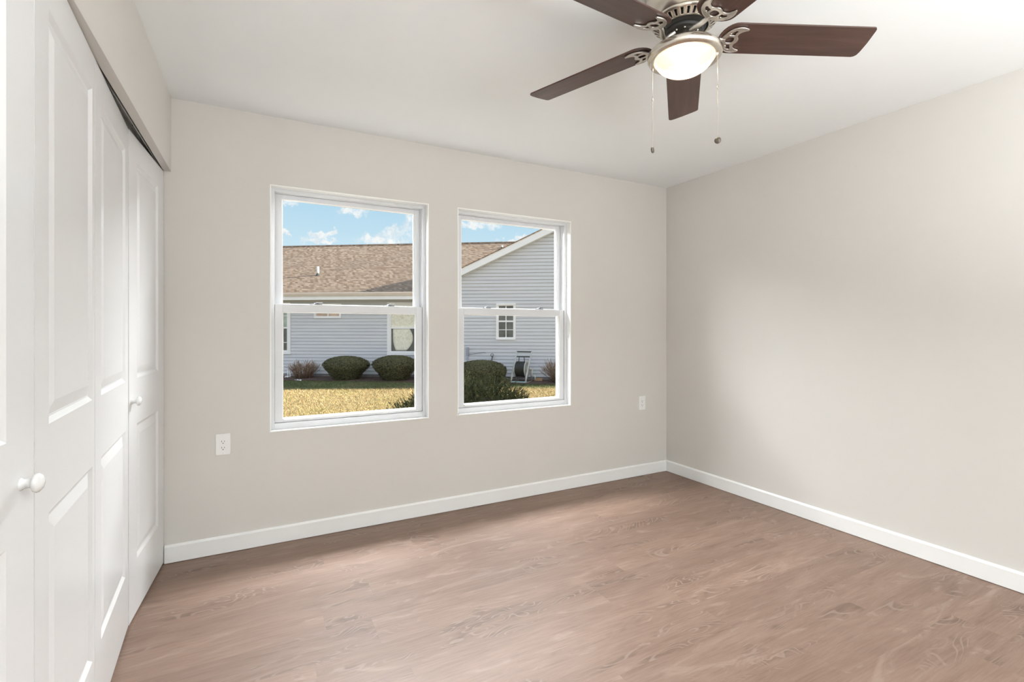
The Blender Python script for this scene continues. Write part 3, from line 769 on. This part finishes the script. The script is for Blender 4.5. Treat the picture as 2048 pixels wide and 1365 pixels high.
    # vent pipes
    for (e, n, L, rz) in ((-1.752, 1.2, 0.30, 0.04), (4.57, 4.1, 0.13, 0.04)):
        z = 2.80 + (n + 0.47) * 0.4516
        q = MB(); q.tube([(e, n, z - 0.05), (e, n, z + L)], rz, 12); v = q.build('vent_pipe', M['pvc'], h)
        q = MB(); q.lathe([(0.10, -0.03), (0.055, 0.03), (0.045, 0.06)], 14, Matrix.Translation((e, n, z))); q.build('flashing', M['reel_dark'], v)
    def win(e0, e1, z0, z1, n, tr, rail, pane_u, pane_l, grid=None, vert=True):
        q = MB()
        def rg(a, b, c, d, y0, y1, w):
            q.box((a, y0, c), (a + w, y1, d)); q.box((b - w, y0, c), (b, y1, d)); q.box((a + w, y0, c), (b - w, y1, c + w)); q.box((a + w, y0, d - w), (b - w, y1, d))
        rg(e0, e1, z0, z1, n - 0.045, n + 0.03, tr)
        rg(e0 + tr, e1 - tr, z0 + tr, z1 - tr, n - 0.025, n + 0.03, 0.03)
        f = None
        a, b, c, d = e0 + tr + 0.03, e1 - tr - 0.03, z0 + tr + 0.03, z1 - tr - 0.03
        if rail: q.box((a, n - 0.02, rail - 0.025), (b, n + 0.03, rail + 0.025))
        f = q.build('house_window', M['house_white'], h)
        if rail:
            MB().box((a, n + 0.015, rail + 0.02), (b, n + 0.02, d)).build('pane', M[pane_u], f)
            MB().box((a, n + 0.015, c), (b, n + 0.02, rail - 0.02)).build('pane', M[pane_l], f)
        else: MB().box((a, n + 0.015, c), (b, n + 0.02, d)).build('pane', M[pane_u], f)
        if grid:
            q = MB()
            for x in grid[0]: q.box((x - 0.014, n - 0.002, c), (x + 0.014, n + 0.014, d))
            for z in grid[1]: q.box((a, n - 0.003, z - 0.010), (b, n + 0.013, z + 0.010))
            q.build('grille', M['house_white'], f)
        return f
    f = win(-3.24, -2.076, 0.755, 2.50, 0.0, 0.10, 1.645, 'green_pane', 'house_pane', ([-2.96, -2.66, -2.36], [1.15, 2.05]))
    f = win(-1.242, -0.296, 1.965, 2.47, 0.0, 0.04, None, 'warm_pane', None, ([-0.767], []))
    f = win(1.29, 2.45, 0.745, 2.49, 0.0, 0.10, 1.64, 'lace', 'house_pane', None)
    # tied-back lace curtain inside the lower sash
    q = MB(); nn = 12; vs = []; fs = []
    for j in range(nn + 1):
        t = j / nn; z = 0.90 + 0.72 * t
        x1 = 2.03 + 0.13 * math.sin(t * PI) ** 0.8 - 0.10 * (1 - t) ** 3
        x0 = 1.475 + 0.10 * (1 - t) ** 4
        for i in range(9):
            s = i / 8; vs.append((x0 + (x1 - x0) * s, 0.010 + 0.004 * math.sin(i * 2.3), z))
    for j in range(nn):
        for i in range(8): fs.append((j * 9 + i, j * 9 + i + 1, (j + 1) * 9 + i + 1, (j + 1) * 9 + i))
    q.add(vs, fs, True); q.build('lace_curtain', M['lace'], f, solid=0.003)
    win(4.953, 5.572, 1.267, 2.418, -0.30, 0.05, 1.85, 'house_pane', 'house_pane', ([5.263], [1.58, 2.12]))
    return h
house()

# bed of mulch along the house
mb = MB(); rr = random.Random(4); top = []; bot = []
for i in range(90):
    e = -8.5 + i * 0.24; edge = -1.30 if e < 2.5 else -1.45
    bot.append((e, edge + rr.uniform(-0.06, 0.06)))
poly = bot + [(12.2, -0.28), (2.6, -0.28), (2.6, 0.02), (-8.5, 0.02)]
mb.prism(poly, 0.0, 0.025)
o = mb.build('mulch_bed', M['mulch']); o.location = OH; o.rotation_euler = (0, 0, AH); o['kind'] = 'structure'

# ---------------------------------------------------------------- plants
def quads_mesh(name, P, A, B, m, parent=None):
    """many small leaf quads: centre P, half axes A and B (numpy arrays)"""
    n = len(P); V = np.empty((n, 4, 3)); V[:, 0] = P - A - B; V[:, 1] = P + A - B; V[:, 2] = P + A + B; V[:, 3] = P - A + B
    me = bpy.data.meshes.new(name); me.vertices.add(n * 4); me.vertices.foreach_set('co', V.reshape(-1).astype(np.float32))
    me.loops.add(n * 4); me.loops.foreach_set('vertex_index', np.arange(n * 4, dtype=np.int32))
    me.polygons.add(n); me.polygons.foreach_set('loop_start', np.arange(0, n * 4, 4, dtype=np.int32)); me.polygons.foreach_set('loop_total', np.full(n, 4, dtype=np.int32))
    me.update(); me.validate(); me.materials.append(m)
    o = bpy.data.objects.new(name, me); COL.objects.link(o)
    if parent is not None: o.parent = parent
    return o
def tris_mesh(name, V, m, parent=None):
    n = len(V); me = bpy.data.meshes.new(name); me.vertices.add(n * 3); me.vertices.foreach_set('co', V.reshape(-1).astype(np.float32))
    me.loops.add(n * 3); me.loops.foreach_set('vertex_index', np.arange(n * 3, dtype=np.int32))
    me.polygons.add(n); me.polygons.foreach_set('loop_start', np.arange(0, n * 3, 3, dtype=np.int32)); me.polygons.foreach_set('loop_total', np.full(n, 3, dtype=np.int32))
    me.update(); me.validate(); me.materials.append(m)
    o = bpy.data.objects.new(name, me); COL.objects.link(o)
    if parent is not None: o.parent = parent
    return o
def unit(a): return a / np.linalg.norm(a, axis=1, keepdims=True)

def clipped_bush(e, n, rx, ry, h, label, seed, prof):
    """prof: (radius fraction, height fraction) from the ground to the crown"""
    r = tag(empty('clipped_bush', H(e, n), AH), label, 'bush', 'clipped evergreen bushes along the neighbouring house')
    rg = np.random.default_rng(seed)
    pr = spline(prof, 8, False)
    q = MB(); seg = 40; vs = []; fs = []
    for (a, z) in pr:
        for i in range(seg):
            t = 2 * PI * i / seg; k = 0.94 * a * (1 + 0.03 * math.sin(3 * t + seed) + 0.02 * math.sin(7 * t + z * 9))
            vs.append((rx * k * math.cos(t), ry * k * math.sin(t), h * z * 0.97))
    for j in range(len(pr) - 1):
        for i in range(seg):
            k = (i + 1) % seg; fs.append((j * seg + i, j * seg + k, (j + 1) * seg + k, (j + 1) * seg + i))
    q.add(vs, fs, True); q.build('branches', M['yew_core'], r)
    P = np.array(pr); d = np.hypot(np.diff(P[:, 0]) * rx, np.diff(P[:, 1]) * h) * (P[:-1, 0] + P[1:, 0] + 0.1)
    N = 12500
    idx = rg.choice(len(d), N, p=d / d.sum()); f = rg.random(N)
    a = P[idx, 0] * (1 - f) + P[idx + 1, 0] * f; z = P[idx, 1] * (1 - f) + P[idx + 1, 1] * f
    t = rg.random(N) * 2 * PI; k = a * (1 + 0.03 * np.sin(3 * t + seed) + 0.02 * np.sin(7 * t + z * 9)) * (0.93 + 0.09 * rg.random(N))
    C_ = np.stack([rx * k * np.cos(t), ry * k * np.sin(t), h * z * (0.96 + 0.06 * rg.random(N))], 1)
    nr = unit(np.stack([np.cos(t), np.sin(t), (z - 0.45) * 2.4], 1) + rg.normal(0, 0.45, (N, 3)))
    A = unit(np.cross(nr, rg.normal(0, 1, (N, 3)))) * 0.017 * (0.6 + 0.8 * rg.random((N, 1))); B = unit(np.cross(nr, A)) * 0.0075
    quads_mesh('foliage', C_, A, B, M['yew'], r)
flare = [(0.50, 0.0), (0.60, 0.12), (0.74, 0.32), (0.93, 0.52), (1.0, 0.66), (0.93, 0.78), (0.72, 0.90), (0.40, 0.975), (0.02, 1.0)]
dome = [(0.80, 0.0), (0.90, 0.2), (0.98, 0.42), (1.0, 0.58), (0.92, 0.75), (0.70, 0.90), (0.38, 0.98), (0.02, 1.0)]
clipped_bush(0.225, -0.80, 0.725, 0.62, 0.74, 'clipped evergreen bush, left of the two under the eave wall', 1, flare)
clipped_bush(1.835, -0.80, 0.715, 0.62, 0.77, 'clipped evergreen bush below the neighbour\'s window with lace curtains', 2, flare)
clipped_bush(4.62, -1.15, 0.76, 0.66, 0.66, 'domed clipped evergreen bush below the gable, behind the spiky juniper', 3, dome)

def twig_bush(e, n, w, h, label, seed, N=170):
    r = tag(empty('bare_shrub', H(e, n), AH), label, 'shrub', 'bare twiggy shrubs along the neighbouring house')
    rg = random.Random(seed); q = MB()
    for i in range(N):
        a = rg.uniform(0, 2 * PI); b = math.sqrt(rg.random()) * 0.26; sp = rg.uniform(0.1, 1.0)
        x0, y0 = b * math.cos(a), b * math.sin(a)
        dx, dy = w * sp * math.cos(a) * 0.8, w * sp * math.sin(a) * 0.6
        L = h * rg.uniform(0.55, 1.0) * (1 - 0.25 * sp * sp)
        p = [(x0, y0, 0.0), (x0 + dx * 0.35, y0 + dy * 0.35, L * 0.45), (x0 + dx * 0.8 + rg.uniform(-.03, .03), y0 + dy * 0.8, L * 0.8), (x0 + dx + rg.uniform(-.05, .05), y0 + dy, L)]
        q.tube(p, [0.0075, 0.006, 0.0045, 0.0025], 4)
        for k in range(3):
            t = rg.uniform(0.3, 0.9); bx, by, bz = x0 + dx * t, y0 + dy * t, L * (0.25 + 0.7 * t) * 0.95
            q.tube([(bx, by, bz), (bx + rg.uniform(-.09, .09), by + rg.uniform(-.09, .09), bz + rg.uniform(.05, .16))], [0.0045, 0.002], 4)
    q.build('twigs', M['twig'], r)
twig_bush(-1.30, -0.55, 0.42, 0.66, 'bare brown twiggy shrub beside the white pipes, under the neighbour\'s left window', 5)
twig_bush(6.98, -0.95, 0.55, 0.78, 'bare brown twiggy shrub to the right of the hose reel', 6, 200)

def juniper():
    c = F * 6.25 + R * (6.25 * (938 - 1024) / 980); c.z = GZ
    r = tag(empty('juniper_shrub', c), 'spiky dark green juniper shrub just outside the windows, in front of the lawn', 'shrub')
    rg = np.random.default_rng(11)
    ax = np.array([F.x, F.y, 0]); rx_ = np.array([R.x, R.y, 0]); up = np.array([0, 0, 1.0])
    # several leaning stems make an uneven mound
    lobes = [(-0.62, 0.0, 0.31, 0.40, 0.38), (-0.30, -0.1, 0.44, 0.46, 0.42), (0.02, 0.05, 0.48, 0.44, 0.46), (0.30, -0.08, 0.48, 0.42, 0.46), (0.52, 0.0, 0.38, 0.36, 0.37), (-0.05, 0.35, 0.42, 0.5, 0.42)]
    q = MB()
    for (a, b, z, rad, hh) in lobes:
        prof = [(0.02, -0.98), (0.5, -0.86), (0.85, -0.5), (1.0, 0.0), (0.85, 0.5), (0.5, 0.86), (0.02, 0.98)]
        p = R * a + F * b
        q.lathe([(k * rad * 0.62, zz * hh * 0.62) for k, zz in prof], 20, Matrix.Translation((p.x, p.y, z)))
    for i in range(14):
        a = i * 2.4; q.tube([(0.1 * math.cos(a), 0.1 * math.sin(a), 0), (0.3 * math.cos(a), 0.3 * math.sin(a), 0.35), (0.55 * math.cos(a), 0.45 * math.sin(a), 0.7)], [0.02, 0.014, 0.006], 5)
    q.build('branches', M['juniper_core'], r)
    Vs = []
    for (a, b, z, rad, hh) in lobes:
        N = 620
        d = unit(rg.normal(0, 1, (N, 3)) + np.array([0, 0, 0.35])); d = d[d[:, 2] > -0.75]
        cen = rx_ * a + ax * b + up * z
        for dv in d:
            rr_ = rad * rg.uniform(0.66, 1.02); p = cen + dv * np.array([rr_, rr_, hh * rr_ / rad])
            if p[2] < 0.03: continue
            out = dv * np.array([1, 1, 0.6]) + np.array([0, 0, 0.55]) + rg.normal(0, 0.28, 3); out /= np.linalg.norm(out)
            L = rg.uniform(0.09, 0.19); nn = 34
            t = rg.random(nn)[:, None]; base = p + out * L * t
            nd = unit(out * 1.1 + rg.normal(0, 0.55, (nn, 3))); ln = rg.uniform(0.018, 0.042, (nn, 1)) * (1.1 - 0.5 * t)
            sd = unit(np.cross(nd, rg.normal(0, 1, (nn, 3)))) * 0.0042
            Vs.append(np.stack([base - sd, base + sd, base + nd * ln], 1))
    tris_mesh('foliage', np.concatenate(Vs), M['juniper'], r)
juniper()

# grass blades standing in the lawn
def grass():
    rg = np.random.default_rng(3); N = 110000
    e = rg.uniform(-3.2, 8.5, N); n = -1.25 - 8.6 * rg.random(N) ** 0.9
    P = np.array(OH)[None] + e[:, None] * np.array(EH)[None] + n[:, None] * np.array(NH)[None]; P[:, 2] = GZ
    P = P[P[:, 1] > 5.0]
    for (o_, rx_, ry_) in ((H(4.62, -1.15), 0.85, 0.75), (H(5.86, -0.92), 0.6, 0.6), (H(-1.12, -1.30), 0.12, 0.12), (H(-1.00, -1.36), 0.12, 0.12), (F * 6.25 + R * (6.25 * (938 - 1024) / 980), 1.15, 1.0)):
        dl = P - np.array(o_)[None]; de = dl @ np.array(EH); dn = dl @ np.array(NH)
        P = P[(de / rx_) ** 2 + (dn / ry_) ** 2 > 1]
    N = len(P)
    a = rg.uniform(0, 2 * PI, N); s = np.stack([np.cos(a), np.sin(a), np.zeros(N)], 1) * rg.uniform(0.004, 0.009, (N, 1))
    tip = np.stack([rg.normal(0, 0.028, N), rg.normal(0, 0.028, N), rg.uniform(0.02, 0.048, N)], 1)
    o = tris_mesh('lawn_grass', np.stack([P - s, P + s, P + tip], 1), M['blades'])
    tag(o, 'short tan and green grass of the lawn between the houses', 'grass', kind='stuff')
grass()

# ---------------------------------------------------------------- things along the neighbour's wall
def hose_reel():
    r = tag(empty('hose_reel', H(5.86, -0.92), AH - 0.24), 'grey hose reel cart wound with black hose, under the gable window', 'hose reel')
    def side(x, name='side_frame'):
        q = MB()
        q.tube([(x - 0.03, -0.30, 0.0), (x - 0.02, -0.24, 0.20), (x, -0.10, 0.50), (x + 0.02, 0.06, 0.80), (x + 0.03, 0.10, 0.92)], [0.030, 0.028, 0.024, 0.022, 0.020], 8)
        q.tube([(x, 0.26, 0.0), (x, 0.16, 0.22), (x, 0.0, 0.45)], [0.028, 0.026, 0.022], 8)
        q.tube([(x - 0.03, -0.30, 0.015), (x, 0.26, 0.015)], 0.018, 6)
        return q.build(name, M['reel_grey'], r)
    side(-0.26); side(0.20)
    for (z, y) in ((0.92, 0.10), (0.77, 0.05)):
        q = MB(); q.tube([(-0.24, y, z), (0.23, y, z)], 0.018, 8); q.build('cross_bar', M['reel_dark'], r)
    q = MB(); q.tube([(-0.14, 0.03, 0.76), (-0.15, 0.03, 0.60), (-0.14, 0.02, 0.5)], 0.014, 6); q.tube([(0.02, 0.03, 0.76), (0.03, 0.03, 0.60), (0.02, 0.02, 0.5)], 0.014, 6)
    q.build('hose_guide', M['reel_dark'], r)
    Ry = Matrix.Translation((0, 0, 0.40)) @ Matrix.Rotation(PI / 2, 4, 'Y')
    dr = MB().lathe([(0.0001, -0.22), (0.09, -0.22), (0.09, 0.14), (0.0001, 0.14)], 20, Ry).build('drum', M['reel_grey'], r)
    for xx in (-0.215, 0.11):
        q = MB(); q.lathe([(0.06, xx - 0.012), (0.245, xx - 0.012), (0.255, xx), (0.245, xx + 0.012), (0.185, xx + 0.012), (0.175, xx), (0.06, xx + 0.006)], 28, Ry); q.build('reel_flange', M['reel_grey'], dr)
    q = MB(); pts = []
    turns = 15
    for layer, rad in ((0, 0.16), (1, 0.195), (2, 0.225)):
        for i in range(turns * 14 + 1):
            a = 2 * PI * i / 14; t = i / (turns * 14)
            x = -0.19 + 0.28 * (t if layer % 2 == 0 else 1 - t)
            pts.append((x, rad * math.cos(a), 0.40 + rad * math.sin(a)))
    q.tube(pts, 0.0105, 6); q.build('hose', M['hose'], r)
    q = MB(); q.tube([(0.12, 0, 0.40), (0.30, 0, 0.40)], 0.02, 8); q.tube([(0.30, 0, 0.40), (0.30, -0.10, 0.22)], 0.016, 8); q.tube([(0.29, -0.10, 0.22), (0.42, -0.10, 0.22)], 0.014, 8); q.tube([(0.41, -0.10, 0.23), (0.41, -0.12, 0.10)], [0.018, 0.014], 8)
    q.build('crank', M['reel_grey'], r)
    MB().box((-0.27, -0.32, 0.0), (0.20, -0.22, 0.055)).build('base_tray', M['teal'], r, bevel=0.01)
hose_reel()
def at_wall(name, e, n, label, cat):
    return tag(empty(name, H(e, n), AH), label, cat)
r = at_wall('utility_conduit', 4.04, -0.335, 'grey utility conduit with a small box on the gable wall, above the domed bush', 'conduit')
MB().box((-0.045, -0.03, 0.78), (0.045, 0.03, 1.03)).build('junction_box', M['conduit'], r, bevel=0.005)
q = MB(); q.tube([(-0.005, -0.005, 0.0), (-0.005, -0.005, 0.80)], 0.022, 8); q.build('pipe', M['conduit'], r)
q = MB(); q.tube([(0.02, -0.01, 0.80), (0.25, -0.012, 0.83), (0.50, -0.012, 0.865), (0.58, -0.01, 0.855)], 0.007, 6); q.build('cable', M['reel_dark'], r)
r = at_wall('garden_spigot', 4.84, -0.33, 'dark garden spigot on the gable wall behind the domed bush', 'spigot')
q = MB(); q.tube([(0, 0.02, 0.72), (0, -0.10, 0.72), (0, -0.13, 0.69), (0, -0.135, 0.62)], 0.016, 8); q.build('spout', M['brass'], r)
q = MB()
q.tube([(0.045 * math.cos(a * PI / 8), -0.10, 0.79 + 0.045 * math.sin(a * PI / 8)) for a in range(17)], 0.010, 6, caps=False); q.tube([(0, -0.10, 0.72), (0, -0.10, 0.80)], 0.009, 6)
q.build('valve_wheel', M['brass'], r)
q = MB(); q.tube([(0, -0.135, 0.62), (0, -0.135, 0.0)], 0.014, 8); q.build('riser_pipe', M['pvc'], r)
for (e, hgt, lab) in ((-1.885, 0.28, 'taller of the two white plastic drain pipes beside the bare shrub'), (-1.808, 0.21, 'shorter of the two white plastic drain pipes beside the bare shrub')):
    r = at_wall('drain_pipe', e, -0.50, lab, 'pipe'); r['group'] = 'white drain pipes by the neighbouring house'
    q = MB(); q.tube([(0, 0, 0.02), (0, 0, hgt)], 0.024, 10); q.tube([(0, 0, hgt - 0.01), (0, 0, hgt + 0.025)], 0.029, 10); q.build('riser', M['pvc'], r)
    q = MB(); q.tube([(0.0, 0, 0.05), (-0.05, -0.05, 0.045), (-0.07, -0.07, 0.03)], 0.024, 10); q.build('elbow', M['pvc'], r)
def scrap(e, n, rz, label):
    q = MB(); vs = []; fs = []
    for j in range(4):
        for i in range(6): vs.append((i * 0.022 - 0.055, j * 0.016 - 0.024, 0.035 + 0.018 * math.sin(i * 1.4 + j)))
    for j in range(3):
        for i in range(5): fs.append((j * 6 + i, j * 6 + i + 1, j * 6 + i + 7, j * 6 + i + 6))
    q.add(vs, fs, True); o = q.build('paper_scrap', M['pvc'], solid=0.004); o.location = H(e, n, 0.0); o.rotation_euler = (0.3, 0, AH + rz)
    tag(o, label, 'litter', 'white scraps at the mulch edge')
scrap(-1.12, -1.30, 0.3, 'crumpled white scrap at the mulch edge, nearer the white pipes')
scrap(-1.00, -1.36, 1.1, 'small white scrap on the mulch edge, in front of the bare shrub')
o = MB().box((-0.12, -0.06, 0), (0.12, 0.06, 0.085)).build('garden_block', M['brick'], bevel=0.006); o.location = H(6.30, -0.62, 0.02); o.rotation_euler = (0, 0, AH)
tag(o, 'tan paving block on the mulch beside the hose reel', 'block')
